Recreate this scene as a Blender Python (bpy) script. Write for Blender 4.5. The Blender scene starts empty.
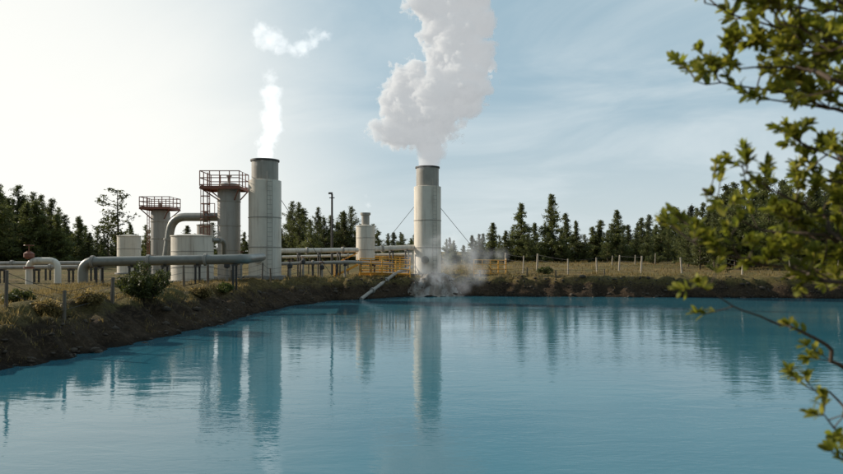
import bpy, math, random
import numpy as np
from mathutils import Vector, Matrix, noise as mn
random.seed(7); np.random.seed(7)
scene=bpy.context.scene
COL=scene.collection
CH=3.2; F=640.0; CX=421.5; HY=258.0
def X(px,Y): return (px-CX)/F*Y
def Z(py,Y): return CH+(HY-py)/F*Y
# ------------------------------------------------------------------ materials
class NT:
    def __init__(s,nt): s.nt=nt; nt.nodes.clear()
    def n(s,t,**k):
        nd=s.nt.nodes.new(t)
        for a,b in k.items(): setattr(nd,a,b)
        return nd
    def l(s,a,b): s.nt.links.new(a,b)
    def put(s,inp,v):
        if hasattr(v,'is_output') : s.l(v,inp)
        else: inp.default_value=v
    def m(s,op,a,b=None,c=None):
        nd=s.n('ShaderNodeMath',operation=op); s.put(nd.inputs[0],a)
        if b is not None: s.put(nd.inputs[1],b)
        if c is not None: s.put(nd.inputs[2],c)
        return nd.outputs[0]
    def v(s,op,a,b=None,out=0):
        nd=s.n('ShaderNodeVectorMath',operation=op); s.put(nd.inputs[0],a)
        if b is not None: s.put(nd.inputs[1],b)
        return nd.outputs[out]
    def noise(s,vec,scale,detail=4,rough=0.5,dist=0.0):
        nd=s.n('ShaderNodeTexNoise'); s.l(vec,nd.inputs['Vector'])
        nd.inputs['Scale'].default_value=scale; nd.inputs['Detail'].default_value=detail
        nd.inputs['Roughness'].default_value=rough; nd.inputs['Distortion'].default_value=dist
        return nd.outputs['Fac']
    def voro(s,vec,scale):
        nd=s.n('ShaderNodeTexVoronoi'); s.l(vec,nd.inputs['Vector']); nd.inputs['Scale'].default_value=scale
        return nd.outputs['Distance']
    def mr(s,v,a,b,c=0.0,d=1.0,smooth=False):
        nd=s.n('ShaderNodeMapRange'); nd.interpolation_type='SMOOTHSTEP' if smooth else 'LINEAR'
        s.put(nd.inputs[0],v)
        for i,x in enumerate((a,b,c,d)): s.put(nd.inputs[i+1],x)
        return nd.outputs[0]
    def mix(s,f,a,b):
        nd=s.n('ShaderNodeMix',data_type='RGBA'); s.put(nd.inputs[0],f)
        for i,x in ((6,a),(7,b)):
            if isinstance(x,tuple) and len(x)==3: x=x+(1,)
            s.put(nd.inputs[i],x)
        return nd.outputs[2]
    def sc(s,vec,k): return s.v('MULTIPLY',vec,k)
def newmat(name):
    m=bpy.data.materials.new(name); m.use_nodes=True
    return m,NT(m.node_tree)
def finish(t,bsdf,bump=None,strength=0.3,dist=0.02):
    o=t.n('ShaderNodeOutputMaterial'); t.l(bsdf.outputs[0],o.inputs[0])
    if bump is not None:
        b=t.n('ShaderNodeBump'); b.inputs['Strength'].default_value=strength; b.inputs['Distance'].default_value=dist
        t.l(bump,b.inputs['Height']); t.l(b.outputs[0],bsdf.inputs['Normal'])
def painted(name,base,dirt,rough=0.55,metal=0.0,amount=0.5,streak=True,scale=1.0):
    m,t=newmat(name); tc=t.n('ShaderNodeTexCoord'); p=tc.outputs['Object']
    st=t.noise(t.sc(p,(2.6*scale,2.6*scale,0.16*scale) if streak else (1.5,1.5,1.5)),1.6,6,0.65)
    bl=t.noise(p,0.7*scale,5,0.6); fine=t.noise(p,14,4,0.6)
    f=t.m('MULTIPLY',t.mr(st,0.47,0.78,0,1,True),amount)
    f2=t.m('MULTIPLY',t.mr(bl,0.45,0.75,0,1,True),amount*0.8)
    c=t.mix(f,base,dirt); c=t.mix(f2,c,tuple(0.6*a+0.4*b for a,b in zip(base,dirt)))
    b=t.n('ShaderNodeBsdfPrincipled'); t.l(c,b.inputs['Base Color'])
    b.inputs['Metallic'].default_value=metal
    t.l(t.mr(fine,0.3,0.7,rough-0.1,rough+0.15),b.inputs['Roughness'])
    finish(t,b,fine,0.12,0.008); return m
M_white=painted('weathered_white_paint',(0.72,0.67,0.58),(0.25,0.18,0.13),rough=.42,amount=0.65)
M_grey=painted('grey_steel_paint',(0.36,0.335,0.295),(0.12,0.09,0.07),rough=.45,amount=0.6)
M_alu=painted('aluminium_cladding',(0.25,0.25,0.225),(0.10,0.085,0.07),rough=0.38,metal=0.35,amount=0.5,streak=False)
M_dark=painted('dark_steel',(0.04,0.04,0.04),(0.07,0.045,0.03),amount=0.6,streak=False)
M_rust=painted('red_brown_paint',(0.22,0.08,0.05),(0.10,0.055,0.04),amount=0.5,streak=False)
M_yel=painted('yellow_paint',(0.80,0.40,0.05),(0.45,0.2,0.05),amount=0.35,streak=False)
M_conc=painted('concrete',(0.30,0.29,0.27),(0.12,0.11,0.10),rough=0.85,amount=0.6,streak=False)
M_wood=painted('weathered_wood',(0.16,0.13,0.10),(0.06,0.045,0.035),rough=0.9,amount=0.7,scale=3)
M_pale=painted('pale_concrete_post',(0.42,0.37,0.30),(0.16,0.13,0.10),rough=0.85,amount=0.6,scale=3)
def crust_mat():
    m,t=newmat('mineral_crust'); geo=t.n('ShaderNodeNewGeometry'); p=geo.outputs['Position']
    n=t.noise(p,1.2,6,.6); f=t.noise(t.sc(p,(1.6,.5,1)),1.3,4,.6)
    c=t.mix(t.mr(n,.35,.65,0,1),(.07,.05,.036),(.20,.17,.135)); c=t.mix(t.mr(f,.45,.7,0,.85),c,(.38,.37,.35))
    b=t.n('ShaderNodeBsdfPrincipled'); t.l(c,b.inputs['Base Color']); b.inputs['Roughness'].default_value=.7
    finish(t,b,n,.7,.1); return m
M_crust=crust_mat()
def foliage(name,a,b,trans=0.35,yel=None):
    m,t=newmat(name); tc=t.n('ShaderNodeTexCoord'); oi=t.n('ShaderNodeObjectInfo'); geo=t.n('ShaderNodeNewGeometry')
    n1=t.noise(tc.outputs['Object'],0.9,3,0.6)
    c=t.mix(t.mr(n1,0.35,0.65),a,b)
    r=t.mr(oi.outputs['Random'],0,1,0.65,1.3)
    rr=t.mr(geo.outputs['Random Per Island'],0,1,0.6,1.4)
    hs=t.n('ShaderNodeHueSaturation'); t.l(c,hs.inputs['Color']); t.l(t.m('MULTIPLY',r,rr),hs.inputs['Value'])
    if yel:
        c2=t.mix(t.mr(geo.outputs['Random Per Island'],0.6,1.0,0,0.8),hs.outputs[0],yel)
    else: c2=hs.outputs[0]
    d=t.n('ShaderNodeBsdfPrincipled'); t.l(c2,d.inputs['Base Color']); d.inputs['Roughness'].default_value=0.6
    tr=t.n('ShaderNodeBsdfTranslucent'); t.l(c2,tr.inputs[0])
    mx=t.n('ShaderNodeMixShader'); mx.inputs[0].default_value=trans
    t.l(d.outputs[0],mx.inputs[1]); t.l(tr.outputs[0],mx.inputs[2])
    finish(t,mx); return m
M_pine=foliage('pine_needles',(0.07,0.088,0.029),(0.145,0.155,0.042),0.48)
M_pineF=foliage('haze_tinted_pine_needles',(0.09,0.105,0.07),(0.125,0.14,0.08),0.45)  # far trees: atmospheric haze painted into the needle colour
M_leaf=foliage('broad_green_leaves',(0.15,0.185,0.018),(0.26,0.265,0.03),0.6,(0.40,0.34,0.06))
M_bush=foliage('shrub_leaves',(0.065,0.085,0.018),(0.13,0.14,0.035),0.4)
M_grass=foliage('dry_grass_blades',(0.17,0.125,0.042),(0.32,0.235,0.085),0.5,(0.42,0.31,0.13))
def bark():
    m,t=newmat('bark'); tc=t.n('ShaderNodeTexCoord')
    n=t.noise(t.sc(tc.outputs['Object'],(6,6,1.2)),2,5,0.7)
    b=t.n('ShaderNodeBsdfPrincipled'); t.l(t.mix(n,(0.035,0.025,0.018),(0.12,0.085,0.06)),b.inputs['Base Color']); b.inputs['Roughness'].default_value=0.9
    finish(t,b,n,0.5,0.02); return m
M_bark=bark()
def ground_mat():
    m,t=newmat('bank_soil_and_dry_grass'); geo=t.n('ShaderNodeNewGeometry'); p=geo.outputs['Position']
    sp=t.n('ShaderNodeSeparateXYZ'); t.l(p,sp.inputs[0])
    big=t.noise(p,0.12,5,0.6); med=t.noise(p,0.8,6,0.65); fine=t.noise(p,7,6,0.7); vf=t.noise(p,28,3,0.6)
    soil=t.mix(t.mr(med,0.3,0.7),(0.030,0.021,0.014),(0.11,0.075,0.045))
    soil=t.mix(t.mr(fine,0.50,0.75),soil,(0.20,0.14,0.088))
    gr=t.mix(t.mr(fine,0.3,0.7),(0.12,0.088,0.032),(0.35,0.255,0.105))
    green=t.mix(t.mr(fine,0.3,0.7),(0.065,0.068,0.02),(0.18,0.165,0.055))
    gr=t.mix(t.mr(big,0.42,0.62,0,0.8),gr,green)
    gr=t.mix(t.mr(med,0.52,0.64,0,0.75),gr,(0.095,0.068,0.04))
    h=t.m('ADD',sp.outputs[2],t.m('MULTIPLY',t.m('SUBTRACT',med,0.5),1.9))
    c=t.mix(t.mr(h,0.85,1.35,0,1,True),soil,gr)
    wet=t.mr(sp.outputs[2],0.02,0.22,0.35,1)
    hs=t.n('ShaderNodeHueSaturation'); t.l(c,hs.inputs['Color']); t.l(wet,hs.inputs['Value'])
    b=t.n('ShaderNodeBsdfPrincipled'); t.l(hs.outputs[0],b.inputs['Base Color']); b.inputs['Roughness'].default_value=0.95
    b.inputs['Specular IOR Level'].default_value=0.2
    hh=t.m('ADD',t.m('MULTIPLY',fine,0.8),t.m('ADD',med,t.m('MULTIPLY',vf,0.3)))
    finish(t,b,hh,1.0,0.3); return m
def water_mat():
    m,t=newmat('milky_blue_water'); geo=t.n('ShaderNodeNewGeometry'); p=geo.outputs['Position']
    big=t.noise(t.sc(p,(.6,1,1)),0.09,4,0.55)
    c=t.mix(t.mr(big,0.35,0.65),(0.026,0.132,0.186),(0.044,0.178,0.230))
    b=t.n('ShaderNodeBsdfPrincipled'); t.l(c,b.inputs['Base Color'])
    b.inputs['IOR'].default_value=1.42; b.inputs['Roughness'].default_value=0.03
    w1=t.noise(t.sc(p,(0.5,1.3,1)),1.5,3,0.5,0.6)
    w2=t.noise(t.sc(p,(0.6,1.6,1)),7.5,2,0.5,0.4)
    w3=t.noise(t.sc(p,(0.3,0.6,1)),0.5,2,0.5)
    patch=t.mr(t.noise(t.sc(p,(0.4,1,1)),0.14,3,0.5),0.4,0.65,0.2,1.0)
    hgt=t.m('ADD',t.m('MULTIPLY',w1,0.42),t.m('ADD',t.m('MULTIPLY',t.m('MULTIPLY',w2,0.25),patch),t.m('MULTIPLY',w3,.7)))
    finish(t,b,hgt,1.0,0.0205); return m
# ------------------------------------------------------------------ mesh builder
class MB:
    def __init__(s): s.v=[]; s.f=[]
    def add(s,v,f):
        o=len(s.v); s.v+= [tuple(a) for a in v]; s.f+=[tuple(i+o for i in q) for q in f]; return s
    def box(s,c,sz,rz=0,rx=0,ry=0):
        R=Matrix.Rotation(rz,3,'Z')@Matrix.Rotation(ry,3,'Y')@Matrix.Rotation(rx,3,'X'); c=Vector(c)
        vs=[c+R@Vector((x*sz[0]/2,y*sz[1]/2,z*sz[2]/2)) for x in(-1,1) for y in(-1,1) for z in(-1,1)]
        return s.add(vs,[(0,1,3,2),(4,6,7,5),(0,4,5,1),(2,3,7,6),(0,2,6,4),(1,5,7,3)])
    def cyl(s,a,b,r,r2=None,n=20,cap=True):
        return s.tube([a,b],r,n,0,r2,cap)
    def tube(s,path,r,n=14,bend=0,r2=None,cap=True):
        P=[Vector(p) for p in path]
        if bend>0 and len(P)>2:
            Q=[P[0]]
            for i in range(1,len(P)-1):
                a,b,c=P[i-1],P[i],P[i+1]
                u=(a-b); w=(c-b); k=min(bend,u.length*.45,w.length*.45)
                u=b+u.normalized()*k; w=b+w.normalized()*k
                for j in range(7):
                    tt=j/6; Q.append(u*(1-tt)**2+b*2*tt*(1-tt)+w*tt**2)
            Q.append(P[-1]); P=Q
        N=len(P); rr=[r+( (r2 if r2 is not None else r)-r)*i/(N-1) for i in range(N)] if not isinstance(r,(list,tuple)) else list(r)
        t=(P[1]-P[0]).normalized(); up=Vector((0,0,1)) if abs(t.z)<.9 else Vector((1,0,0))
        x=t.cross(up).normalized(); vs=[]
        for i in range(N):
            tn=((P[min(i+1,N-1)]-P[max(i-1,0)])).normalized()
            x=(x-tn*x.dot(tn)).normalized(); y=tn.cross(x)
            for j in range(n):
                a=2*math.pi*j/n; vs.append(P[i]+(x*math.cos(a)+y*math.sin(a))*rr[i])
        fs=[(i*n+j,i*n+(j+1)%n,(i+1)*n+(j+1)%n,(i+1)*n+j) for i in range(N-1) for j in range(n)]
        if cap: fs+=[tuple(range(n))[::-1],tuple((N-1)*n+j for j in range(n))]
        return s.add(vs,fs)
    def lathe(s,c,prof,n=48):
        vs=[];N=len(prof)
        for r,z in prof:
            for j in range(n):
                a=2*math.pi*j/n; vs.append((c[0]+r*math.cos(a),c[1]+r*math.sin(a),c[2]+z))
        fs=[(i*n+j,i*n+(j+1)%n,(i+1)*n+(j+1)%n,(i+1)*n+j) for i in range(N-1) for j in range(n)]
        return s.add(vs,fs)
    def ring(s,c,R,r,n=28,m=6,a0=0,a1=2*math.pi):
        pts=[Vector((c[0]+R*math.cos(a0+(a1-a0)*i/n),c[1]+R*math.sin(a0+(a1-a0)*i/n),c[2])) for i in range(n+1)]
        return s.tube(pts,r,m)
def mesh_of(name,v,f,mat,smooth=True,org=(0,0,0)):
    me=bpy.data.meshes.new(name)
    if org!=(0,0,0): v=[(a[0]-org[0],a[1]-org[1],a[2]-org[2]) for a in v]
    me.from_pydata(v,[],f); me.update()
    if smooth:
        me.shade_smooth(); me.set_sharp_from_angle(angle=math.radians(35))
    me.materials.append(mat); return me
def root(name,loc,label,cat,group=None):
    e=bpy.data.objects.new(name,None); e.location=loc; e.empty_display_size=.3; COL.objects.link(e)
    e['label']=label; e['category']=cat
    if group: e['group']=group
    return e
def part(name,mb,mat,par,label=None,smooth=True):
    me=mesh_of(name,mb.v,mb.f,mat,smooth,tuple(par.matrix_basis.translation) if par else (0,0,0))
    o=bpy.data.objects.new(name,me); COL.objects.link(o)
    o.parent=par
    if label:o['label']=label
    return o
def subpart(name,mb,mat,par):
    org=par.parent.matrix_basis.translation
    me=mesh_of(name,mb.v,mb.f,mat,True,tuple(org)); o=bpy.data.objects.new(name,me); COL.objects.link(o); o.parent=par; return o
def single(name,mb,mat,label,cat,org=None,kind=None,group=None,smooth=True):
    org=org or (0,0,0)
    me=mesh_of(name,mb.v,mb.f,mat,smooth,tuple(org)); o=bpy.data.objects.new(name,me); o.location=org; COL.objects.link(o)
    o['label']=label
    if cat:o['category']=cat
    if kind:o['kind']=kind
    if group:o['group']=group
    return o
# ------------------------------------------------------------------ terrain
ctrl=[(-11.7,17.9),(-10.7,23.3),(-9.6,31),(-9.3,37),(-8.8,42),(-7.2,46.2),(-4.4,49.2),(-1.5,52.3),(2,53.6),(5,53.6),(9,53),(15,52.4),(24,51.5),(33,50),(43,46),(49,36),(46,20),(34,9),(18,5.6),(4,5.2),(-8,5.0),(-16,7.5),(-15.5,12)]
def catmull(P,k=6):
    out=[];n=len(P)
    for i in range(n):
        a,b,c,d=[np.array(P[(i+j-1)%n],float) for j in range(4)]
        for q in range(k):
            t=q/k; out.append(.5*((2*b)+(-a+c)*t+(2*a-5*b+4*c-d)*t*t+(-a+3*b-3*c+d)*t**3))
    return np.array(out)
POLY=catmull(ctrl)
def sdist(x,y):
    x=np.asarray(x,float);y=np.asarray(y,float); best=np.full(x.shape,1e9); ins=np.zeros(x.shape,bool)
    n=len(POLY)
    for i in range(n):
        ax,ay=POLY[i];bx,by=POLY[(i+1)%n]; dx,dy=bx-ax,by-ay
        t=np.clip(((x-ax)*dx+(y-ay)*dy)/(dx*dx+dy*dy),0,1)
        best=np.minimum(best,(x-ax-t*dx)**2+(y-ay-t*dy)**2)
        c=((ay>y)!=(by>y))&(x<(dx)*(y-ay)/(dy if dy!=0 else 1e-9)+ax); ins^=c
    d=np.sqrt(best); return np.where(ins,-d,d)
def fb(x,y,s,o=4,z=0.0):
    return np.array([mn.fractal((a*s,b*s,z),0.9,2.0,o) for a,b in zip(x,y)])
def ss(t): t=np.clip(t,0,1); return t*t*(3-2*t)
def terrain(x,y):
    x=np.atleast_1d(np.asarray(x,float));y=np.atleast_1d(np.asarray(y,float))
    d=sdist(x,y); near=np.abs(d)<60
    n1=np.zeros_like(d);n2=np.zeros_like(d)
    n1[near]=fb(x[near],y[near],.28,4); n2[near]=fb(x[near],y[near],1.1,5,3.3)
    d2=d+n1*0.55+n2*.25
    W=np.where(x<-6,3.4,2.0)+np.where(np.abs(n1)>0,n1,0)*0.9
    out=-0.05+1.6*ss(d2/W)**0.75 + n2*0.22*ss(d2/.8)*(1-ss((d2-W)/4)) + n1*0.17*ss(d/4)+n2*0.05*ss(d/3)
    inn=-0.05+d2*0.6
    z=np.where(d2>0,out,np.maximum(inn,-1.6))
    far=ss((np.hypot(x,y-30)-260)/700)*10+.95*ss((y-56)/56)
    return z+far
def gz(x,y): return float(terrain([x],[y])[0])
def axis(lo,hi,st,mn_,mx):
    a=list(np.arange(lo,hi+1e-6,st)); s=st
    while a[-1]<mx: s*=1.18; a.append(a[-1]+s)
    s=st; b=[lo]
    while b[-1]>mn_: s*=1.18; b.append(b[-1]-s)
    return np.array(sorted(set(b[1:]+a)))
xs=axis(-22,36,.22,-1500,1500); ys=axis(14,60,.2,-300,2500)
gx,gy=np.meshgrid(xs,ys); zz=terrain(gx.ravel(),gy.ravel())
V=np.stack([gx.ravel(),gy.ravel(),zz],1); nx,ny=len(xs),len(ys)
ii=(np.arange(ny-1)[:,None]*nx+np.arange(nx-1)[None]).ravel()
Fc=np.stack([ii,ii+1,ii+nx+1,ii+nx],1)
def npmesh(name,V,Fc,mat,smooth=False):
    me=bpy.data.meshes.new(name); k=Fc.shape[1]
    me.vertices.add(len(V)); me.vertices.foreach_set('co',V.astype(np.float32).ravel())
    me.loops.add(len(Fc)*k); me.loops.foreach_set('vertex_index',Fc.astype(np.int32).ravel())
    me.polygons.add(len(Fc)); me.polygons.foreach_set('loop_start',np.arange(0,len(Fc)*k,k,dtype=np.int32))
    me.update(calc_edges=True); me.validate()
    if smooth: me.shade_smooth()
    me.materials.append(mat); return me
def npobj(name,V,Fc,mat,label,kind,smooth=False):
    o=bpy.data.objects.new(name,npmesh(name,V,Fc,mat,smooth)); COL.objects.link(o); o['label']=label; o['kind']=kind; return o
npobj('ground',V,Fc,ground_mat(),'dark earthen bank and dry grass field around the pond','structure',True)
wm=MB().add([(-24,-1,0),(60,-1,0),(60,62,0),(-24,62,0)],[(0,1,2,3)])
single('water',wm,water_mat(),'milky turquoise blue pond water with small ripples',None,kind='structure')
# ------------------------------------------------------------------ grass + rubble
def blades(n,xr,yr,dmin,dmax,h,w,thr=-.05):
    x=np.random.uniform(*xr,n*3);y=np.random.uniform(*yr,n*3)
    d=sdist(x,y); k=(d>dmin)&(d<dmax); x=x[k];y=y[k]
    m=fb(x,y,.5,3,7.7)+np.random.normal(0,.18,len(x)); k=m>thr; x=x[k][:n];y=y[k][:n]
    T=9; sz=np.repeat(np.random.uniform(.5,1.4,len(x))**1.3,T); x=np.repeat(x,T)+np.random.normal(0,.07,len(x)*T)*sz; y=np.repeat(y,T)+np.random.normal(0,.07,len(y)*T)*sz
    z=terrain(x,y)-.02; N=len(x); a=np.random.uniform(0,6.28,N); hh=h*np.random.uniform(.4,1.3,N)*sz; le=hh*np.random.uniform(.1,.7,N); b=np.random.uniform(0,6.28,N)
    p0=np.stack([x-np.cos(a)*w/2,y-np.sin(a)*w/2,z],1);p1=np.stack([x+np.cos(a)*w/2,y+np.sin(a)*w/2,z],1)
    p2=np.stack([x+np.cos(b)*le,y+np.sin(b)*le,z+hh],1)
    V=np.stack([p0,p1,p2],1).reshape(-1,3); return V
Vb=np.concatenate([blades(4800,(-24,-9),(12,46),1.8,11,.18,.022,.05),blades(1700,(-22,-8),(14,48),.6,2.6,.13,.022,.1),blades(1900,(-14,36),(46,66),1.7,9,.26,.035),
   blades(2400,(-5,60),(56,120),4,70,.3,.06,.0),blades(1000,(-13,36),(40,60),0.8,2.2,.22,.03,.05)])
npobj('dry_grass',Vb,np.arange(len(Vb)).reshape(-1,3),M_grass,'tufts of dry yellow grass on the banks','stuff')
def rocks(n):
    pv=[];pf=[];o=0
    x=np.random.uniform(-22,36,n*14);y=np.random.uniform(14,60,n*14); d=sdist(x,y); k=(d>-.1)&(d<1.9)&(y>16)&((x>-7)|(np.random.rand(len(x))<.4)); x=x[k][:n];y=y[k][:n]; z=terrain(x,y)
    import bmesh
    bm=bmesh.new(); bmesh.ops.create_icosphere(bm,subdivisions=1,radius=1); bv=np.array([v.co[:] for v in bm.verts]); bf=np.array([[v.index for v in f.verts] for f in bm.faces]); bm.free()
    for i in range(len(x)):
        s=random.uniform(.03,.10)*(1 if random.random()<.9 else 2.2)
        v=bv*(1+np.random.uniform(-.3,.3,(len(bv),1)))*np.array([s*random.uniform(.7,1.5),s*random.uniform(.7,1.5),s*random.uniform(.4,.8)])
        pv.append(v+np.array([x[i],y[i],z[i]+s*.03])); pf.append(bf+o); o+=len(bv)
    return np.concatenate(pv),np.concatenate(pf)
rv,rf=rocks(1700)
M_rock=painted('dark_rubble',(0.06,0.046,0.034),(0.15,0.115,0.08),rough=0.9,amount=0.7,streak=False)
npobj('shore_rubble',rv,rf,M_rock,'dark stones and clods along the waterline','stuff')
# ------------------------------------------------------------------ trees
def tris(C,S,k,flat=0.5,wd=.22):
    C=np.repeat(C,k,0); S=np.repeat(S,k); N=len(C)
    C=C+np.random.normal(0,1,(N,3))*S[:,None]*np.array([.55,.55,.4])
    u=np.random.normal(0,1,(N,3)); u[:,2]*=flat; u/=np.linalg.norm(u,axis=1)[:,None]
    w=np.random.normal(0,1,(N,3)); w=np.cross(u,w); w/=np.linalg.norm(w,axis=1)[:,None]
    L=(S*np.random.uniform(.5,1.1,N))[:,None]; 
    return np.stack([C-w*L*wd,C+w*L*wd,C+u*L],1).reshape(-1,3)
def make_tree(seed,H,kind):
    rng=random.Random(seed); np.random.seed(seed); tb=MB(); C=[];S=[]
    lean=(rng.uniform(-.03,.03)*H,rng.uniform(-.03,.03)*H)
    def ax(t): return Vector((lean[0]*t*t+.1*math.sin(t*5+seed),lean[1]*t*t+.1*math.cos(t*4+seed)-.1,H*t))
    tb.tube([ax(t) for t in (0,.2,.4,.6,.8,.97)],[H*.018,H*.015,H*.012,H*.009,H*.005,H*.001],7)
    if kind=='cone': t0,Rm,nb=.05,H*.33,104
    elif kind=='pine': t0,Rm,nb=.12,H*.27,84
    else: t0,Rm,nb=.32,H*.2,34
    gaps=[rng.uniform(t0,.9) for _ in range(4)]
    for i in range(nb):
        t=t0+(1-t0)*((i+rng.random())/nb)*.97
        u=(t-t0)/(1-t0)
        if kind=='cone': R=Rm*(1-u)**1.0*rng.uniform(.65,1.15)+.12
        elif kind=='pine': R=Rm*(1-u**1.3)**.95*(.65+.35*min(1,u*3))*rng.uniform(.35,1.3)+.12
        else: R=Rm*(.4+.6*math.sin(min(u*1.15,1)*math.pi))*rng.uniform(.3,1.3)
        if min(abs(t-g) for g in gaps)<.025: R*=.45
        az=rng.uniform(0,6.283)*1.0+i*2.4; p=ax(t)
        rise=(rng.uniform(-.25,.15) if kind=='cone' else rng.uniform(.1,.65))
        tip=p+Vector((math.cos(az)*R,math.sin(az)*R,R*rise))
        mid=p.lerp(tip,.5)+Vector((0,0,-.06*R))
        tb.tube([p,mid,tip],[H*.0035*(1.2-u)+.012,H*.002+.008,.006],4,cap=False)
        m=max(2,int(R/.4))
        for j in range(m+1):
            q=.25+.8*j/m
            if kind=='sparse' and q<.55: continue
            c=p.lerp(tip,q); c.z-=.06*R*math.sin(q*3)
            C.append(c[:]); S.append((.54-.22*u)*(1 if kind!='sparse' else 1.1)*(.88 if kind=='pine' else 1)*rng.uniform(.7,1.3))
    V=tris(np.array(C),np.array(S),19 if kind!='sparse' else 12,1.0 if kind=='pine' else .6,.19 if kind=='pine' else .25)
    tm=mesh_of('trunk',tb.v,tb.f,M_bark); return tm,V
TV={}
for kind,ns in (('cone',6),('pine',6),('sparse',2)):
    for i in range(ns):
        H={'cone':12,'pine':12,'sparse':11}[kind]; tm,V=make_tree(11*i+len(kind)*100+3,H,kind)
        f=np.arange(len(V)).reshape(-1,3)
        TV[kind,i]=(tm,npmesh('crown',V,f,M_pine),npmesh('crown',V,f,M_pineF),H)
np.random.seed(3)
def tree(kind,i,x,y,H,label,group,far=False):
    tm,cm,cf,H0=TV[kind,i]; z=gz(x,y)-.1; s=H/H0
    e=root({'cone':'conifer_tree','pine':'pine_tree','sparse':'slender_tree'}[kind],(x,y,z),label,'tree',group)
    sx=s*random.uniform(.85,1.2); e.scale=(sx,sx,s); e.rotation_euler=(0,0,random.uniform(0,6.28))
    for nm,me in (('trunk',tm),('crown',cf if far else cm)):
        o=bpy.data.objects.new(nm,me); o.parent=e; COL.objects.link(o)
def tp(kind,px,top,Y,label,group,far=False,i=None):
    x=X(px,Y); H=Z(top,Y)-gz(x,Y)+.1; tree(kind,random.randrange(6 if kind!='sparse' else 2) if i is None else i,x,Y,H,label,group,far)
def profile(px,pts):
    return float(np.interp(px,[p[0] for p in pts],[p[1] for p in pts]))
Lc='tall dark green conifer with pointed crown at the field edge'; Lp='dark green pine with shaggy crown'
pl=[(-60,180),(0,183),(20,185),(45,196),(70,210),(100,226)]
for k in range(38):
    px=-50+152*((k+random.random())/38); Y=random.uniform(82,112); tp(random.choice(['pine','pine','cone']),px,profile(px,pl)+random.uniform(-4,22),Y,Lp+' beside the plant','pines beside the geothermal plant')
tp('sparse',119,187,84,'slender sparse tree with open crown beside the plant','slender trees',i=0)
tp('sparse',108,212,88,'slender sparse tree with open crown beside the plant','slender trees',i=1)
for k in range(18):
    px=100+180*((k+random.random())/18); tp(random.choice(['pine','cone']),px,random.uniform(220,242),random.uniform(100,125),'dark pine standing behind the tanks and pipes','pines behind the plant')
pc=[(280,214),(292,198),(305,200),(320,205),(335,208),(350,198),(357,203),(375,222),(395,228),(412,228),(445,234),(480,232)]
for k in range(38):
    px=280+205*((k+random.random())/38); tp(random.choice(['pine','pine','cone']),px,profile(px,pc)+random.uniform(0,18),random.uniform(95,125),'dark pine standing behind the pipelines','pines behind the plant')
for px,top,Y in ((492,222,120),(506,230,110),(522,202,112),(534,222,125),(552,193,110),(566,212,118),(577,220,112),(592,226,120),(600,219,120),(616,209,116),(628,224,125),(641,217,120),(655,224,130),(662,210,125),(675,206,128),(684,214,118)):
    tp('cone',px,top,Y,Lc,'conifers along the field edge')
for px,top,Y in ((500,236,114),(513,226,118),(528,234,108),(545,222,114),(562,230,108),(572,234,115),(585,234,110),(608,230,112),(622,236,110),(636,234,116),(648,230,112),(668,226,112)):
    tp('pine',px,top,Y,Lp+' at the field edge','conifers along the field edge')
pr=[(680,210),(700,192),(710,184),(740,176),(770,173),(800,175),(843,177),(900,172)]
for k in range(56):
    px=682+210*((k+random.random())/56); tp(random.choice(['pine','pine','cone']),px,profile(px,pr)+random.uniform(-2,30),random.uniform(76,106),Lp+' in the grove','pines of the dense grove')
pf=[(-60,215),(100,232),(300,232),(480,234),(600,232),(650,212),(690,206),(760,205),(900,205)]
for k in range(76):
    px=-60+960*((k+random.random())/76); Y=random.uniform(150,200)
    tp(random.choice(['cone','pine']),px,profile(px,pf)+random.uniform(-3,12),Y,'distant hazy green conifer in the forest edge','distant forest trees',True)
# ------------------------------------------------------------------ stacks
def stack(px,Y,topb,topc,D,Dc,label,wires):
    x=X(px,Y); g=gz(x,Y)-.05; zb=Z(topb,Y)-g; zc=Z(topc,Y)-g
    e=root('exhaust_stack',(x,Y,g),label,'chimney','twin steam exhaust stacks')
    c=(x,Y,g); R=D/2;r=Dc/2
    b=MB().lathe(c,[(R,.3),(R,zb*.5),(R+.0,zb),(r+.02,zb+.05)]); body=part('shell',b,M_white,e)
    s=MB()
    for q in (.32,.62): s.lathe(c,[(R,zb*q),(R+.035,zb*q+.01),(R+.035,zb*q+.07),(R,zb*q+.08)])
    subpart('seam_band',s,M_grey,body)
    part('collar',MB().lathe(c,[(r,zb+.0),(r,zc-.14)]),M_grey,e)
    part('rim',MB().lathe(c,[(r,zc-.14),(r+.09,zc-.13),(r+.09,zc),(r-.05,zc),(r-.05,zc-1.2)]),M_dark,e)
    part('base',MB().lathe(c,[(R+.35,0),(R+.35,.3),(R-.1,.302)]),M_conc,e)
    lad=MB(); a=math.radians(-62); dx,dy=math.cos(a),math.sin(a)
    for o in (-.2,.2):
        lx,ly=x+dx*(R+.16)-dy*o,Y+dy*(R+.16)+dx*o; lad.cyl((lx,ly,g+.3),(lx,ly,g+zb+.6),.022,n=6)
    for k in range(int(zb/.35)):
        z=g+.5+k*.35; lad.cyl((x+dx*(R+.16)+dy*.2,Y+dy*(R+.16)-dx*.2,z),(x+dx*(R+.16)-dy*.2,Y+dy*(R+.16)+dx*.2,z),.014,n=5)
    part('ladder',lad,M_grey,e)
    man=MB(); a=math.radians(-100); m0=(x+math.cos(a)*(R-.05),Y+math.sin(a)*(R-.05),g+1.6); m1=(x+math.cos(a)*(R+.18),Y+math.sin(a)*(R+.18),g+1.6)
    man.cyl(m0,m1,.34,n=20); part('manhole',man,M_grey,e)
    for dx2,dy2,hz in wires:
        w=MB(); L=math.hypot(dx2,dy2); w.cyl((x+dx2/L*R,Y+dy2/L*R,g+hz),(x+dx2,Y+dy2,gz(x+dx2,Y+dy2)),.022,n=5); part('guy_wire',w,M_dark,e)
    return x,Y,g
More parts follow.
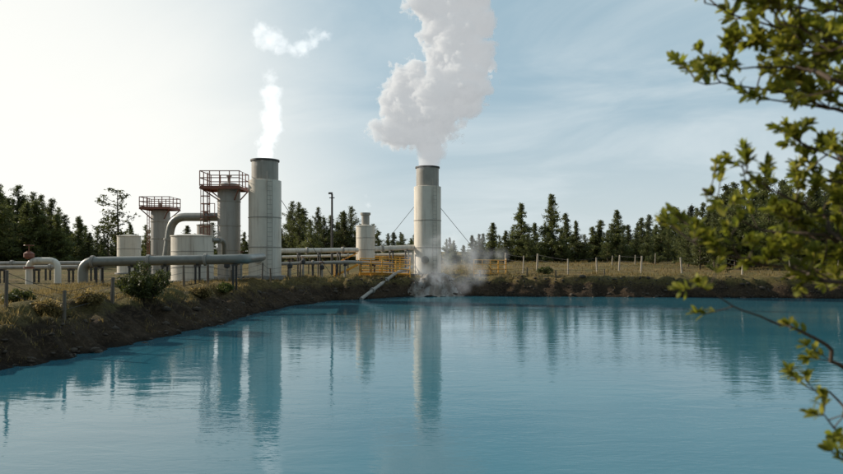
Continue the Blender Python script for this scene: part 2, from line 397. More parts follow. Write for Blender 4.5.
stack(265,50,181,160,2.5,2.05,'weathered white exhaust stack with narrower collar above the gravel yard',[(5.2,1.5,6.2)])
stack(427.5,60,187,167,2.53,2.12,'weathered white exhaust stack billowing thick steam behind the outfall',[(-6.5,1,6.6),(6.3,-1,6.4),(1,7,6.6)])
# ------------------------------------------------------------------ towers with platforms
def tower(px,Y,top,D,deck,rail,label,cage,dx0,dx1):
    x=X(px,Y); g=gz(x,Y)-.05; R=D/2; zt=Z(top,Y)-g; zd=Z(deck,Y)-g; zr=Z(rail,Y)-g
    e=root('separator_tower',(x,Y,g),label,'tower','separator towers'); c=(x,Y,g)
    part('vessel',MB().lathe(c,[(R,.25),(R,zt-.35),(R*.93,zt-.16),(R*.7,zt-.04),(R*.3,zt+.02),(0.02,zt+.03)]),M_grey,e)
    bd=MB()
    for q in (.3,.55,.8): bd.lathe(c,[(R,zt*q),(R+.04,zt*q+.01),(R+.04,zt*q+.09),(R,zt*q+.1)])
    part('stiffener',bd,M_grey,e)
    part('base',MB().lathe(c,[(R+.3,0),(R+.3,.25),(R-.1,.252)]),M_conc,e)
    x0,x1=X(dx0,Y),X(dx1,Y); y0,y1=Y-R-.45,Y+R+.45; zz_=g+zd
    d=MB(); d.box(((x0+x1)/2,(y0+y1)/2,zz_),(x1-x0,y1-y0,.08))
    for yy in (y0,y1): d.box(((x0+x1)/2,yy,zz_-.12),(x1-x0+.04,.08,.16))
    for xx in (x0,x1): d.box((xx,(y0+y1)/2,zz_-.12),(.08,y1-y0-.09,.16))
    for sx in (-1,1):
        for sy in (-1,1): d.cyl((x+sx*R*.7,Y+sy*R*.7,zz_-1.0),((x0 if sx<0 else x1),(y0 if sy<0 else y1),zz_-.1),.05,n=6)
    pf_=part('platform',d,M_rust,e)
    r=MB(); hr=zr-zd
    def pts():
        n=4
        for i in range(n+1):
            yield (x0+(x1-x0)*i/n,y0); yield (x0+(x1-x0)*i/n,y1)
        for i in range(1,3):
            yield (x0,y0+(y1-y0)*i/3); yield (x1,y0+(y1-y0)*i/3)
    for a,b in pts(): r.cyl((a,b,zz_+.03),(a,b,zz_+hr),.038,n=6)
    for hz in (hr,hr*.55,.12):
        r.tube([(x0,y0,zz_+hz),(x1,y0,zz_+hz),(x1,y1,zz_+hz),(x0,y1,zz_+hz),(x0,y0,zz_+hz)],.038,6,0)
    subpart('railing',r,M_rust,pf_)
    l=MB(); lx=x0+.32; ly=Y-R*.2
    for o in (-.2,.2): l.cyl((lx,ly+o,g+.1),(lx,ly+o,zz_+hr),.035,n=6)
    for k in range(int((zd)/.3)): l.cyl((lx,ly-.2,g+.3+k*.3),(lx,ly+.2,g+.3+k*.3),.018,n=5)
    lad=part('ladder',l,M_rust,e)
    if cage:
        cg=MB()
        for k in range(int((zd-2.3)/.6)):
            cg.ring((lx-.28,ly,g+2.3+k*.6),.36,.026,14,5)
        for q in range(5):
            a=math.pi*(.5+q/4); cg.cyl((lx-.28+.36*math.cos(a),ly+.36*math.sin(a),g+2.3),(lx-.28+.36*math.cos(a),ly+.36*math.sin(a),zz_-.1),.022,n=5)
        subpart('safety_cage',cg,M_rust,lad)
        lp=MB(); z2=Z(217,Y); lp.box((x-R-.45,Y,z2),(.85,1.3,.05))
        for a,b in ((-.86,-.65),(-.86,0),(-.86,.65),(-.05,-.65)): lp.cyl((x-R+a,Y+b,z2+.02),(x-R+a,Y+b,z2+1.0),.03,n=6)
        lp.tube([(x-R-.05,Y-.65,z2+1),(x-R-.86,Y-.65,z2+1),(x-R-.86,Y+.65,z2+1)],.03,6)
        part('landing',lp,M_rust,e)
    v=MB(); v.cyl((x,Y,g+zt),(x,Y,g+zt+.5),.12,n=12); v.cyl((x,Y,g+zt+.5),(x,Y,g+zt+.58),.22,n=12); part('nozzle',v,M_grey,e)
tower(229,50,183,1.72,188,173,'grey separator tower with red brown railed platform and caged ladder',True,205.5,244)
tower(160.5,58,209,1.65,208,198,'grey separator tower with red brown railed platform on top',False,145.5,175)
# ------------------------------------------------------------------ tanks
def tank(px,Y,top,D,label,mat=M_white,hat=None,lift=0):
    x=X(px,Y); g=gz(x,Y)-.05; R=D/2; h=Z(top,Y)-g; e=root('storage_tank',(x,Y,g),label,'tank'); c=(x,Y,g)
    part('shell',MB().lathe(c,([(.02,lift+.2)] if lift else [])+[(R,lift+.2),(R,h-.06),(R+.05,h-.05),(R+.05,h+.02),(R-.03,h+.02)]),mat,e)
    part('roof',MB().lathe(c,[(R-.03,h+.02),(R*.5,h+.1),(0.15,h+.14),(0.01,h+.14)]),mat,e)
    if lift:
        for a in range(4):
            q=math.pi*(.25+a/2); part('leg',MB().cyl((x+R*.8*math.cos(q),Y+R*.8*math.sin(q),g-.1),(x+R*.8*math.cos(q),Y+R*.8*math.sin(q),g+lift+.2),.08,n=8),M_dark,e)
    else: part('base',MB().lathe(c,[(R+.2,0),(R+.2,.2),(R-.1,.202)]),M_conc,e)
    b=MB()
    for q in (.33,.66): hh=lift+(h-lift)*q; b.lathe(c,[(R,hh),(R+.02,hh+.01),(R+.02,hh+.05),(R,hh+.06)])
    part('seam_band',b,M_grey,e)
    if hat:
        r,hz=hat; part('vent',MB().lathe(c,[(r,h+.08),(r,h+hz-.25),(r*1.3,h+hz-.2),(r*1.3,h+hz),(r*.9,h+hz),(r*.9,h+.3)],28),M_grey,e)
    return e
tank(192.5,45,236,2.85,'wide white cylindrical storage tank behind the large pipeline')
tank(129,64,236,2.2,'small white cylindrical tank beside a grey tower')
tank(365.5,58,226,1.7,'slim white tank on legs with vent chimney beside the pipelines',hat=(.36,1.2),lift=1.4)
tank(205,54,225,1.3,'narrow grey vessel between the towers',M_grey)
# ------------------------------------------------------------------ pipes
def pipe(label,pts,r,mat,sup=(),flange=(),bend=.7,name='steam_pipe'):
    P=[Vector((X(a,Y),Y,Z(b,Y))) if b is not None else Vector((X(a,Y),Y,gz(X(a,Y),Y))) for a,b,Y in pts]
    e=root(name,(P[0].x,P[0].y,gz(P[0].x,P[0].y)),label,'pipe')
    part('pipe_run',MB().tube(P,r,18,bend),mat,e)
    for s,t in flange:
        a,b=P[s],P[s+1]; c=a.lerp(b,t); d=(b-a).normalized()*.045; f=MB()
        f.cyl(c-d*1.6,c-d*.15,r+.09,n=18); f.cyl(c+d*.15,c+d*1.6,r+.09,n=18); part('flange',f,M_grey,e)
    for s,t in sup:
        a,b=P[s],P[s+1]; c=a.lerp(b,t); g=gz(c.x,c.y)-.05; d=(b-a).normalized(); n=Vector((-d.y,d.x,0))
        f=MB(); w=r+.12; ang=math.atan2(d.y,d.x)
        for q in (-1,1):
            q2=c+n*w*q; f.box((q2.x,q2.y,(g+c.z-r-.11)/2),(.1,.1,c.z-r-.11-g),ang)
        f.box((c.x,c.y,c.z-r-.05),(.14,2*w+.2,.11),ang); part('support',f,M_dark,e)
    return e
pipe('large aluminium clad pipeline bending down into the ground beside the bank',[(83,None,38),(83,262,38),(246,259,38.5),(262,257,46)],.29,M_alu,[(1,.1),(1,.3),(1,.5),(1,.7),(1,.93)],[(1,.06),(1,.4),(1,.75)])
pipe('thin grey pipeline on low trestles along the yard',[(-60,268,42),(78,267,42)],.13,M_grey,[(0,.2),(0,.45),(0,.7),(0,.95)],[(0,.3),(0,.8)])
pipe('thin grey pipeline on low trestles along the yard',[(-60,264,47),(120,263,47),(150,262,50)],.16,M_grey,[(0,.3),(0,.6),(0,.85)],[(0,.4)])
pipe('fat grey pipe arching over from the tower into the yard',[(220,217,50),(172,217,51),(166,262,51),(166,None,51)],.33,M_alu,[],[(0,.3),(1,.5)],1.2)
pipe('pale pipeline linking the stack and the slim tank',[(278,251,54),(358,250,57)],.21,M_white,[(0,.25),(0,.5),(0,.75)],[(0,.35),(0,.8)])
pipe('pale pipeline linking the slim tank and the exhaust stack',[(373,249,58),(418,247,60)],.23,M_white,[(0,.4),(0,.75)],[(0,.2)])
pipe('low grey pipeline across the yard near the outfall',[(272,264,52),(352,262,54),(392,264,57)],.14,M_grey,[(0,.2),(0,.5),(0,.8),(1,.5)],[(0,.5)])
pipe('thin white pipeline behind the yard',[(282,257,62),(412,254,64)],.13,M_white,[(0,.2),(0,.5),(0,.8)],[(0,.5)])
pipe('short pale pipe with a bend between tank and tower',[(212,240,45),(224,240,46),(224,262,47),(243,263,47)],.16,M_alu,[],[(0,.6)],.5)
pipe('grey drain pipe sloping down the bank to the pond',[(412,267,57),(396,273,55),(361,299,49.0)],.14,M_grey,[],[(1,.3),(1,.7)],.6,'drain_pipe')
def wellhead(px,Y,label):
    x=X(px,Y); g=gz(x,Y); e=root('wellhead',(x,Y,g),label,'wellhead')
    m=MB().tube([(x,Y,g),(x,Y,g+1.5),(x+1.8,Y,g+1.5),(x+1.8,Y,g)],.2,16,.55); part('pipe_loop',m,M_white,e)
    v=MB(); v.cyl((x,Y,g+1.62),(x,Y,g+2.1),.13,n=12); v.cyl((x,Y,g+1.0),(x,Y,g+1.12),.3,n=16); v.lathe((x,Y,g),[(0.15,1.6),(.3,1.72),(.3,1.95),(.15,2.05)],16); vb=part('valve_body',v,M_rust,e)
    w=MB(); w.ring((x,Y,g+2.45),.26,.03,20,6)
    for a in range(4): w.cyl((x,Y,g+2.45),(x+.26*math.cos(a*1.57),Y+.26*math.sin(a*1.57),g+2.45),.018,n=5)
    w.cyl((x,Y,g+2.05),(x,Y,g+2.5),.03,n=8); part('handwheel',w,M_rust,e)
wellhead(29,40,'white looped wellhead pipe with red valve and handwheel')
def valve(px,Y,h,label):
    x=X(px,Y); g=gz(x,Y); e=root('valve_stand',(x,Y,g),label,'valve','upright valves in the yard')
    part('riser',MB().tube([(x,Y,g),(x,Y,g+h)],.09,12),M_grey,e)
    m=MB(); m.lathe((x,Y,g),[(.1,h-.5),(.2,h-.45),(.2,h-.2),(.1,h-.12)],14); part('valve_body',m,M_dark,e)
    w=MB(); w.ring((x,Y,g+h+.12),.2,.022,16,5); w.cyl((x-.2,Y,g+h+.12),(x+.2,Y,g+h+.12),.014,n=5); w.cyl((x,Y,g+h),(x,Y,g+h+.14),.025,n=6); part('handwheel',w,M_rust,e)
for px,Y,h in ((101,46,1.5),(150,42,1.7),(227,43,1.6),(241,44,1.8),(290,50,1.3),(303,52,1.5),(322,53,1.2),(345,54,1.5)):
    valve(px,Y,h,'upright grey valve with handwheel standing in the yard')
x=X(332,60);g=gz(x,60);zt=Z(194,60)
e=root('lamp_post',(x,60,g),'tall slim dark lamp post with small lamp head','lamp post')
part('pole',MB().tube([(x,60,g-.1),(x,60,zt)],.12,10,0,.09),M_dark,e)
part('lamp_head',MB().box((x-.1,59.75,zt+.05),(.32,.6,.16),0,.15),M_dark,e)
part('cross_arm',MB().box((x,60,zt-.35),(.5,.08,.08)),M_dark,e)
# ------------------------------------------------------------------ railings
def rail(label,pts,h=1.05,mat=M_yel,step=1.1,lift=0,r=.05):
    P=[Vector((X(a,Y),Y,0)) for a,Y in pts]
    for p in P: p.z=gz(p.x,p.y)+.02+lift
    e=root('guard_rail',tuple(P[0]),label,'railing','yellow guard rails'); n=0
    for a,b in zip(P,P[1:]):
        k=max(1,int((b-a).length/step))
        for i in range(k+(1 if b is P[-1] else 0)):
            c=a.lerp(b,i/k); part('post',MB().cyl((c.x,c.y,min(c.z,gz(c.x,c.y))-.1),(c.x,c.y,c.z+h),r*1.1,n=8),mat,e)
    for q in (1,.7,.4,.1): part('bar',MB().tube([p+Vector((0,0,h*q)) for p in P],r,8),mat,e)
rail('yellow guard rail around the outfall platform',[(360,54.6),(382,55),(410,54.8)],1.35,lift=.15,r=.045,step=.9)
rail('yellow guard rail around the outfall platform',[(360,60),(410,60)],1.4,lift=.3,r=.045,step=.9)
rail('yellow guard rail beside the outfall channel',[(474,57.5),(506,61),(506,66)],1.4,lift=.1,r=.045)
# platform deck
x,Y=X(385,57.4),57.4; g=gz(x,Y)
e=root('outfall_platform',(x,Y,g),'low steel grating platform with yellow edge beside the outfall','platform')
part('deck',MB().box((x,Y,g+.28),(4.2,4.6,.06)),M_grey,e)
m=MB()
for yy in (-2.33,2.33): m.box((x,Y+yy,g+.24),(4.3,.06,.2))
part('edge_beam',m,M_yel,e)
m=MB()
for a in (-2,0,2):
    for b in (-2,2): m.box((x+a,Y+b,g+.05),(.12,.12,.4))
part('leg',m,M_dark,e)
x,Y=X(346,56.5),56.5; g=gz(x,Y)
e=root('access_steps',(x,Y,g),'yellow steel steps rising to the outfall platform','steps')
m=MB()
for s in (-.4,.4):
    m.box((x,Y+s,g+.55),(2.3,.05,.16),0,0,-.46)
    m.tube([(x-1.0,Y+s,g+.1),(x-1.0,Y+s,g+1.15),(x+1.0,Y+s,g+2.1),(x+1.0,Y+s,g+1.0)],.04,6)
part('stringer',m,M_yel,e)
m=MB()
for k in range(6): m.box((x-.85+k*.34,Y,g+.16+k*.165),(.26,.74,.04))
part('tread',m,M_yel,e)
# outfall channel
e=root('outfall_channel',(X(432,57),57,gz(X(432,57),57)),'pale mineral crusted outfall channel running down the bank','channel')
nn=40; vs=[];fs=[]; gxs=[];gys=[]
for i in range(nn+1):
    for j in range(nn+1):
        u,v=j/nn,i/nn; w=(.9+1.5*v)*(1+.3*mn.noise(Vector((v*4,0,2)))); cx=X(432,56)+.4*math.sin(v*2.2)+.3*mn.noise(Vector((v*5,3,1)))
        gxs.append(cx+(u-.5)*2*w*(1+.2*mn.noise(Vector((v*9,u*2,5))))); gys.append(58.4-5.5*v)
tz=terrain(gxs,gys)
for k,(a,b) in enumerate(zip(gxs,gys)):
    u=(k%(nn+1))/nn; ed=math.sin(math.pi*u)**.6
    z=max(tz[k],-.16)+.28*ed-.08+.12*ed*mn.fractal(Vector((a*.9,b*.9,0)),.8,2,3); vs.append((a,b,z))
for i in range(nn):
    for j in range(nn): a=i*(nn+1)+j; fs.append((a,a+nn+1,a+nn+2,a+1))
m=MB(); m.add(vs,fs); part('apron',m,M_crust,e)
# ------------------------------------------------------------------ fences
def fence(label,pts,h,mat,r,tilt=.04,wires=3,name='wire_fence'):
    P=[Vector((X(a,Y),Y,gz(X(a,Y),Y))) for a,Y in pts]
    e=root(name,tuple(P[0]),label,'fence'); T=[]
    for p in P:
        hh=h*random.uniform(.8,1.15); t=p+Vector((random.gauss(0,tilt),random.gauss(0,tilt),hh)); T.append(t); rr=r*random.uniform(.75,1.25)
        part('post',MB().tube([p-Vector((0,0,.15)),p.lerp(t,.5),t],[rr*1.05,rr,rr*.9],8),mat,e)
    for q in np.linspace(.35,.93,wires):
        pts2=[]
        for i in range(len(P)-1):
            a=P[i].lerp(T[i],q);b=P[i+1].lerp(T[i+1],q); pts2+= [a,a.lerp(b,.5)-Vector((0,0,.05))]
        pts2.append(P[-1].lerp(T[-1],q)); part('wire',MB().tube(pts2,.009,5),M_dark,e)
fence('dark wooden posts with sagging wire on the grassy bank',[(6,21.5),(64,22.5),(112,26.5),(150,31),(184,36),(208,39.5),(232,43),(262,45),(271,47),(300,51)],1.2,M_wood,.065)
fence('pale fence posts with thin wire across the dry field',[(505,74),(523,66),(537,72),(568,61),(597,68),(619,72),(641,66),(682,66),(718,74),(742,60),(790,66),(838,60),(880,64)],1.75,M_pale,.09,.1)
fence('short stakes with thin wire on the pond bank',[(480,56.6),(527,57),(556,56.4),(604,57)],.8,M_wood,.05)
fence('pale fence posts far out in the field',[(612,92),(635,90),(655,92),(698,90),(720,86),(763,86),(790,84)],1.6,M_pale,.09,.07,2)
# ------------------------------------------------------------------ shrubs
def shrub(px,Y,w,h,label,seed,mat=M_bush,ls=.15,n=26):
    np.random.seed(seed); rng=random.Random(seed); x=X(px,Y); g=gz(x,Y); e=root('shrub',(x,Y,g),label,'bush')
    st=MB(); C=[];S=[]
    for i in range(n):
        a=rng.uniform(0,6.28); r=w/2*rng.random()**.5; hh=h*rng.uniform(.5,1)*(1-.45*(r/(w/2))**2)
        tip=Vector((x+math.cos(a)*r,Y+math.sin(a)*r,g+hh)); b=Vector((x+math.cos(a)*r*.15,Y+math.sin(a)*r*.15,g-.05))
        st.tube([b,b.lerp(tip,.5)+Vector((0,0,.05)),tip],[.02,.013,.005],5,cap=False)
        for q in (.35,.5,.65,.8,.92,1): C.append(b.lerp(tip,q)[:]); S.append(ls)
    part('stem',st,M_bark,e)
    V=tris(np.array(C),np.array(S),28,1)-np.array([x,Y,g]); o=bpy.data.objects.new('foliage',npmesh('foliage',V,np.arange(len(V)).reshape(-1,3),mat)); o.parent=e; COL.objects.link(o)
shrub(145,28.5,2.2,1.75,'rounded green shrub growing on the grassy bank',1,ls=.16,n=44)
shrub(46,22.5,.8,.7,'low yellowish shrub on the grassy bank',2,M_grass)
shrub(90,25,.9,.45,'low dry shrub on the grassy bank',3,M_grass)
shrub(20,24,1.0,.5,'low green shrub on the grassy bank',4,M_bush)
shrub(200,34,1.0,.5,'low dry shrub on the grassy bank',5,M_grass)
shrub(225,37,.9,.45,'low green shrub on the grassy bank',6,M_bush)
shrub(545,62,1.6,.8,'low green shrub in the dry field',8,M_bush)
shrub(720,70,3,1.6,'green shrub beside the dense grove',9,M_bush)
shrub(790,72,3.4,2.0,'green shrub beside the dense grove',10,M_bush)
shrub(655,95,3.0,1.8,'green shrub at the far field edge',12,M_bush)
# ------------------------------------------------------------------ overhanging broadleaf tree
np.random.seed(5); rng=random.Random(5)
tx,ty=3.5,3.1; tg=gz(tx,ty)-.1
e=root('broadleaf_tree',(tx,ty,tg),'leafy branching tree on the near bank reaching over the water','tree')
tr=MB(); tr.tube([(tx,ty,tg),(tx-.05,ty,tg+1.2),(tx+.05,ty+.05,tg+2.4),(tx-.1,ty,tg+3.6),(tx,ty+.1,tg+4.8)],[.16,.12,.09,.06,.02],12); part('trunk',tr,M_bark,e)
br=MB(); LV=[];LF=[]
def leaf(p,d,L):
    up=Vector((rng.gauss(0,.5),rng.gauss(0,.5),1)); s=d.cross(up)
    if s.length<1e-3: return
    s.normalize(); n=s.cross(d).normalized(); w=L*.22; o=len(LV)
    for q,ww,hh in ((0,.08,0),(.35,.85,.0),(.65,1,-.02),(.88,.6,-.06),(1,.03,-.1)):
        c=p+d*L*q+n*L*hh
        LV.append(c-s*w*ww+n*L*.05*ww); LV.append(c); LV.append(c+s*w*ww+n*L*.05*ww)
    for i in range(4):
        a=o+i*3; LF.append((a,a+1,a+4,a+3)); LF.append((a+1,a+2,a+5,a+4))
def twig(p,d,L,dep):
    d=d.normalized(); pts=[p]; q=p.copy(); dd=d.copy()
    for i in range(4):
        dd=(dd+Vector((rng.gauss(0,.16),rng.gauss(0,.16),rng.gauss(.08,.12)))).normalized(); q=q+dd*L/4; pts.append(q.copy())
    br.tube(pts,[.0026+.001*dep]*1+[.002+.001*dep]*3+[.0013],5,cap=False)
    for i in range(2,5):
        k=10 if i==4 else 4
        for _ in range(k):
            v=(dd*.9+Vector((rng.gauss(0,.6),rng.gauss(0,.6),rng.gauss(.2,.5)))).normalized(); leaf(pts[i],v,rng.uniform(.028,.052))
    if dep>0:
        for i in (2,3):
            if rng.random()<.55: twig(pts[i],dd+Vector((rng.gauss(0,.8),rng.gauss(0,.6),rng.gauss(.3,.6))),L*.65,dep-1)
limbs=[([(880,75),(810,40),(705,3)],2.9,1,1.3),([(880,20),(800,-10),(715,-12)],2.8,1,1.2),([(880,105),(790,92),(698,82)],3.0,1,1.2),([(880,95),(800,70),(725,66)],2.8,1,.8),
 ([(880,125),(815,105),(750,98)],2.9,1,1.0),([(880,255),(820,215),(770,190),(742,165)],3.0,0,.9),([(880,262),(825,236),(755,228),(703,188)],3.1,0,.8),
 ([(880,290),(800,270),(740,258),(694,240)],3.0,1,.9),([(880,380),(820,340),(770,320),(700,288)],3.0,0,.4),
 ([(890,470),(845,405),(803,383)],2.8,0,1.0),([(890,500),(850,445),(822,415)],2.8,0,1.0),([(880,170),(840,160),(800,142)],2.9,1,1.0),([(890,60),(850,45),(780,24)],2.7,1,1.3),
 ([(890,90),(850,75),(795,60)],3.1,1,1.2),([(890,225),(850,212),(790,222)],3.0,1,.9),([(885,305),(845,285),(790,262)],2.9,0,1.0),([(880,50),(820,55),(765,45)],3.0,1,1.0),
 ([(890,30),(855,15),(790,6)],3.0,1,1.3),([(890,250),(855,240),(805,236)],3.1,1,1.0),([(890,195),(860,185),(815,180)],3.0,1,1.0),([(890,275),(860,266),(815,250)],3.0,0,1.1)]
for path,dep,td,dens in limbs:
    P=[]; 
    for i,(a,b) in enumerate(path):
        D=dep*.8+rng.uniform(-.15,.15); P.append(Vector((X(a,D),D,Z(b,D))))
    z0=min(max(P[0].z+ -.25,tg+.9),tg+4.6); st=Vector((tx-.02,ty+.03,z0)); P=[st]+P
    Q=[]
    for i in range(len(P)-1):
        a=P[max(i-1,0)];b=P[i];c=P[i+1];d=P[min(i+2,len(P)-1)]
        for q in range(6):
            t=q/6; Q.append(.5*((2*b)+(-a+c)*t+(2*a-5*b+4*c-d)*t*t+(-a+3*b-3*c+d)*t**3)+Vector((rng.gauss(0,.005),rng.gauss(0,.005),rng.gauss(0,.005))))
    Q.append(P[-1]); N=len(Q)
    br.tube(Q,[.010*(1-i/N)**1.2+.0018 for i in range(N)],7,cap=False)
    for i in range(7,N):
        if rng.random()<dens*.66 or i>=N-1:
            d=(Q[i]-Q[i-1]).normalized(); twig(Q[i],d*.7+Vector((rng.gauss(0,.6),rng.gauss(0,.5),rng.gauss(.2,.55))),rng.uniform(.06,.15),td)
part('branch',br,M_bark,e)
m=MB(); m.v=[tuple(v) for v in LV]; m.f=LF; part('foliage',m,M_leaf,e)
# ------------------------------------------------------------------ steam
def steam(name,label,spheres,Y,dens,edge,amp,scale,vox,group=None,stepr=.2,aniso=.25,glow=0.0,detail=6,fade=None,grow=1.0,billow=0.0,off=.48,rough=.65,ecol=(.93,.97,1,1)):
    rng=random.Random(len(spheres)*7)
    S=[(X(a,Y),Y+rng.uniform(-.45,.45)*r*Y/F,Z(b,Y),r*grow*Y/F) for a,b,r in spheres]
    org=Vector(S[0][:3]); import bmesh
    bm=bmesh.new()
    for x,y,z,r in S:
        bmesh.ops.create_icosphere(bm,subdivisions=3,radius=r+amp*.45+billow*.3,matrix=Matrix.Translation(Vector((x,y,z))-org))
    me=bpy.data.meshes.new(name); bm.to_mesh(me); bm.free()
    tmp=bpy.data.objects.new(name+'_tmp',me); COL.objects.link(tmp); md=tmp.modifiers.new('r','REMESH'); md.mode='VOXEL'; md.voxel_size=vox
    dg=bpy.context.evaluated_depsgraph_get(); me2=bpy.data.meshes.new_from_object(tmp.evaluated_get(dg)); bpy.data.objects.remove(tmp)
    me2.name=name; me2.materials.clear()
    m,t=newmat(name+'_vapour'); tc=t.n('ShaderNodeTexCoord'); p=tc.outputs['Object']
    wv=t.n('ShaderNodeTexNoise'); t.l(p,wv.inputs['Vector']); wv.inputs['Scale'].default_value=scale*.6; wv.inputs['Detail'].default_value=3
    pw=t.v('ADD',p,t.v('MULTIPLY',t.v('SUBTRACT',wv.outputs['Color'],(.5,.5,.5)),(amp*1.1,amp*1.1,amp*1.1)))
    acc=None
    for x,y,z,r in S:
        c=Vector((x,y,z))-org
        d=t.m('SUBTRACT',t.v('DISTANCE',pw,tuple(c),out=1),r)
        acc=d if acc is None else t.m('SMOOTH_MIN',acc,d,min(edge,.5)*.6)
    nz=t.noise(p,scale,detail,rough)
    nz=t.m('MULTIPLY',t.m('SUBTRACT',nz,off),amp*2.4)
    if billow:
        b1=t.voro(pw,.6); b2=t.voro(pw,1.5)
        bb=t.m('ADD',t.m('MULTIPLY',t.m('SUBTRACT',.5,b1),billow*1.6),t.m('MULTIPLY',t.m('SUBTRACT',.5,b2),billow*.8))
        nz=t.m('ADD',nz,bb)
        sp0=t.n('ShaderNodeSeparateXYZ'); t.l(p,sp0.inputs[0]); nz=t.m('MULTIPLY',nz,t.mr(sp0.outputs[2],0,2.5,.15,1)) 
    f=t.m('SUBTRACT',nz,acc)
    dn=t.m('MULTIPLY',t.mr(f,0,edge,0,1,True),dens)
    if fade:
        sp=t.n('ShaderNodeSeparateXYZ'); t.l(p,sp.inputs[0]); dn=t.m('MULTIPLY',dn,t.mr(sp.outputs[2],0,fade[0],1,fade[1]))
    vs=t.n('ShaderNodeVolumePrincipled'); vs.inputs['Color'].default_value=(.99,.99,.99,1); vs.inputs['Anisotropy'].default_value=aniso
    t.l(dn,vs.inputs['Density'])
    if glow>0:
        t.l(t.m('MULTIPLY',dn,glow),vs.inputs['Emission Strength']); vs.inputs['Emission Color'].default_value=ecol  # added emission stands in for sunlight scattered repeatedly inside the steam
    o=t.n('ShaderNodeOutputMaterial'); t.l(vs.outputs[0],o.inputs['Volume'])
    m.cycles.volume_step_rate=stepr
    me2.materials.append(m); ob=bpy.data.objects.new(name,me2); ob.location=org; COL.objects.link(ob)
    ob['label']=label; ob['category']='steam'
    if group: ob['group']=group
main=[(427.5,168,10.5),(427.5,163,11),(428,156,12.5),(428,147,15),(427,137,17),(410,134,16),(394,131,15),(381,132,10),(438,122,21),(408,112,21),(398,98,17),(436,100,28),(410,82,19),(458,88,27),(474,70,16),(446,64,21),(476,53,13),(456,44,22),(440,32,16),(476,24,16),(452,12,21),(432,8,16),(420,0,11),(466,-12,26),(475,-55,38)]
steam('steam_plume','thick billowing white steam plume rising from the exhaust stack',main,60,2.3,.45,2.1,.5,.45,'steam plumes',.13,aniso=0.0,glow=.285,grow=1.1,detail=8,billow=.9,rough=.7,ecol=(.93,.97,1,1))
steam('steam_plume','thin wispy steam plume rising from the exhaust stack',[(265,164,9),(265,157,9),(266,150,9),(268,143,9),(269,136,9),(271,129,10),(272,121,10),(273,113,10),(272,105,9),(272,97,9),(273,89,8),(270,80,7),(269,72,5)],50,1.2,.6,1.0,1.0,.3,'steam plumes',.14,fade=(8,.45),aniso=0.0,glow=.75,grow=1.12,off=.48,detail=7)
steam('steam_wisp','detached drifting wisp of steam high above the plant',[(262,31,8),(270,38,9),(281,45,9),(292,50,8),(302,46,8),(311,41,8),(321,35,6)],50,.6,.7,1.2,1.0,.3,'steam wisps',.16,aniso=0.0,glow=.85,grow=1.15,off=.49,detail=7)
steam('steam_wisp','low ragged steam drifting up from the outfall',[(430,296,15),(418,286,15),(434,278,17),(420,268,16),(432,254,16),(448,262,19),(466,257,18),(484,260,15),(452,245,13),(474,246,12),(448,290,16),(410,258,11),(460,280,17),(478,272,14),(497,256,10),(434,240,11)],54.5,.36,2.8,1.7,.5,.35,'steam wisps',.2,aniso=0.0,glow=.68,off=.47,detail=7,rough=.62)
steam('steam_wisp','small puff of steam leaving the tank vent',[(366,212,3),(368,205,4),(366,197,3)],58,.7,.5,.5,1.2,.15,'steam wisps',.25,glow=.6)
# ------------------------------------------------------------------ light and sky
AZ=math.radians(-70); EL=math.radians(25)
sd=Vector((math.sin(AZ)*math.cos(EL),math.cos(AZ)*math.cos(EL),math.sin(EL)))
L=bpy.data.lights.new('sun','SUN'); L.energy=5.0; L.angle=math.radians(.6); L.color=(1,.89,.74)
lo=bpy.data.objects.new('sun',L); COL.objects.link(lo); lo.rotation_euler=sd.to_track_quat('Z','Y').to_euler(); lo.location=(-40,20,40)
w=bpy.data.worlds.new('World'); scene.world=w; w.use_nodes=True; t=NT(w.node_tree)
sky=t.n('ShaderNodeTexSky'); sky.sky_type='NISHITA'; sky.sun_disc=False; sky.sun_elevation=EL; sky.sun_rotation=AZ; sky.altitude=2000; sky.air_density=1.0; sky.dust_density=1.4; sky.ozone_density=1.2
tc=t.n('ShaderNodeTexCoord'); d=t.v('NORMALIZE',tc.outputs['Generated']); sp=t.n('ShaderNodeSeparateXYZ'); t.l(d,sp.inputs[0])
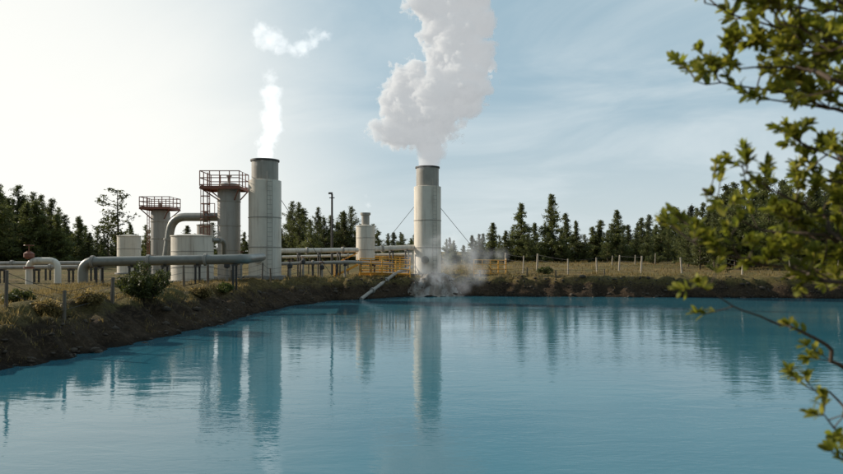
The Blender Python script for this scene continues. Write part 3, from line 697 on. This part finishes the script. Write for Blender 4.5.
z=t.m('MAXIMUM',sp.outputs[2],0); den=t.m('ADD',z,.25)
cb=t.n('ShaderNodeCombineXYZ'); t.l(t.m('DIVIDE',sp.outputs[0],den),cb.inputs[0]); t.l(t.m('DIVIDE',sp.outputs[1],den),cb.inputs[1])
rot=t.n('ShaderNodeVectorRotate'); t.l(cb.outputs[0],rot.inputs[0]); rot.inputs['Axis'].default_value=(0,0,1); rot.inputs['Angle'].default_value=.35
c1=t.noise(t.sc(rot.outputs[0],(.9,1.6,1)),1.2,7,.58,.7); c2=t.noise(t.sc(rot.outputs[0],(.5,.8,1)),.8,3,.5)
cl=t.m('MULTIPLY',t.mr(c1,.36,.72,0,1,True),t.mr(c2,.35,.6,.35,1,True))
hz=t.v('DOT_PRODUCT',d,tuple(Vector((-.58,.80,.10)).normalized()),out=1)
glow=t.mr(hz,.82,1.0,0,1,True)
hor=t.mr(z,0,.28,1,0,True)
back=t.mr(sp.outputs[1],-.5,.4,.55,1,True)
base=t.mix(.85,sky.outputs[0],(3.9,5.5,6.4))
c=t.mix(t.m('MULTIPLY',hor,.62),base,(7.4,7.8,7.6))
c=t.mix(t.m('MULTIPLY',cl,.75),c,(7.1,7.9,8.2))
c=t.mix(t.m('MULTIPLY',glow,.92),c,(10.6,10.5,9.9))
bg=t.n('ShaderNodeBackground'); t.l(c,bg.inputs[0]); t.l(t.m('MULTIPLY',back,.1),bg.inputs[1])
o=t.n('ShaderNodeOutputWorld'); t.l(bg.outputs[0],o.inputs[0])
# ------------------------------------------------------------------ camera
cd=bpy.data.cameras.new('camera'); cam=bpy.data.objects.new('camera',cd); COL.objects.link(cam); scene.camera=cam
cam.location=(0,0,CH); cam.rotation_euler=(math.radians(90),0,0); cd.sensor_width=36; cd.lens=F/843*36; cd.shift_y=21/843
cd.clip_start=.05; cd.clip_end=5000; cd.dof.use_dof=True; cd.dof.focus_distance=45; cd.dof.aperture_fstop=2.4
scene.view_settings.view_transform='Standard'; scene.view_settings.look='None'; scene.view_settings.exposure=0
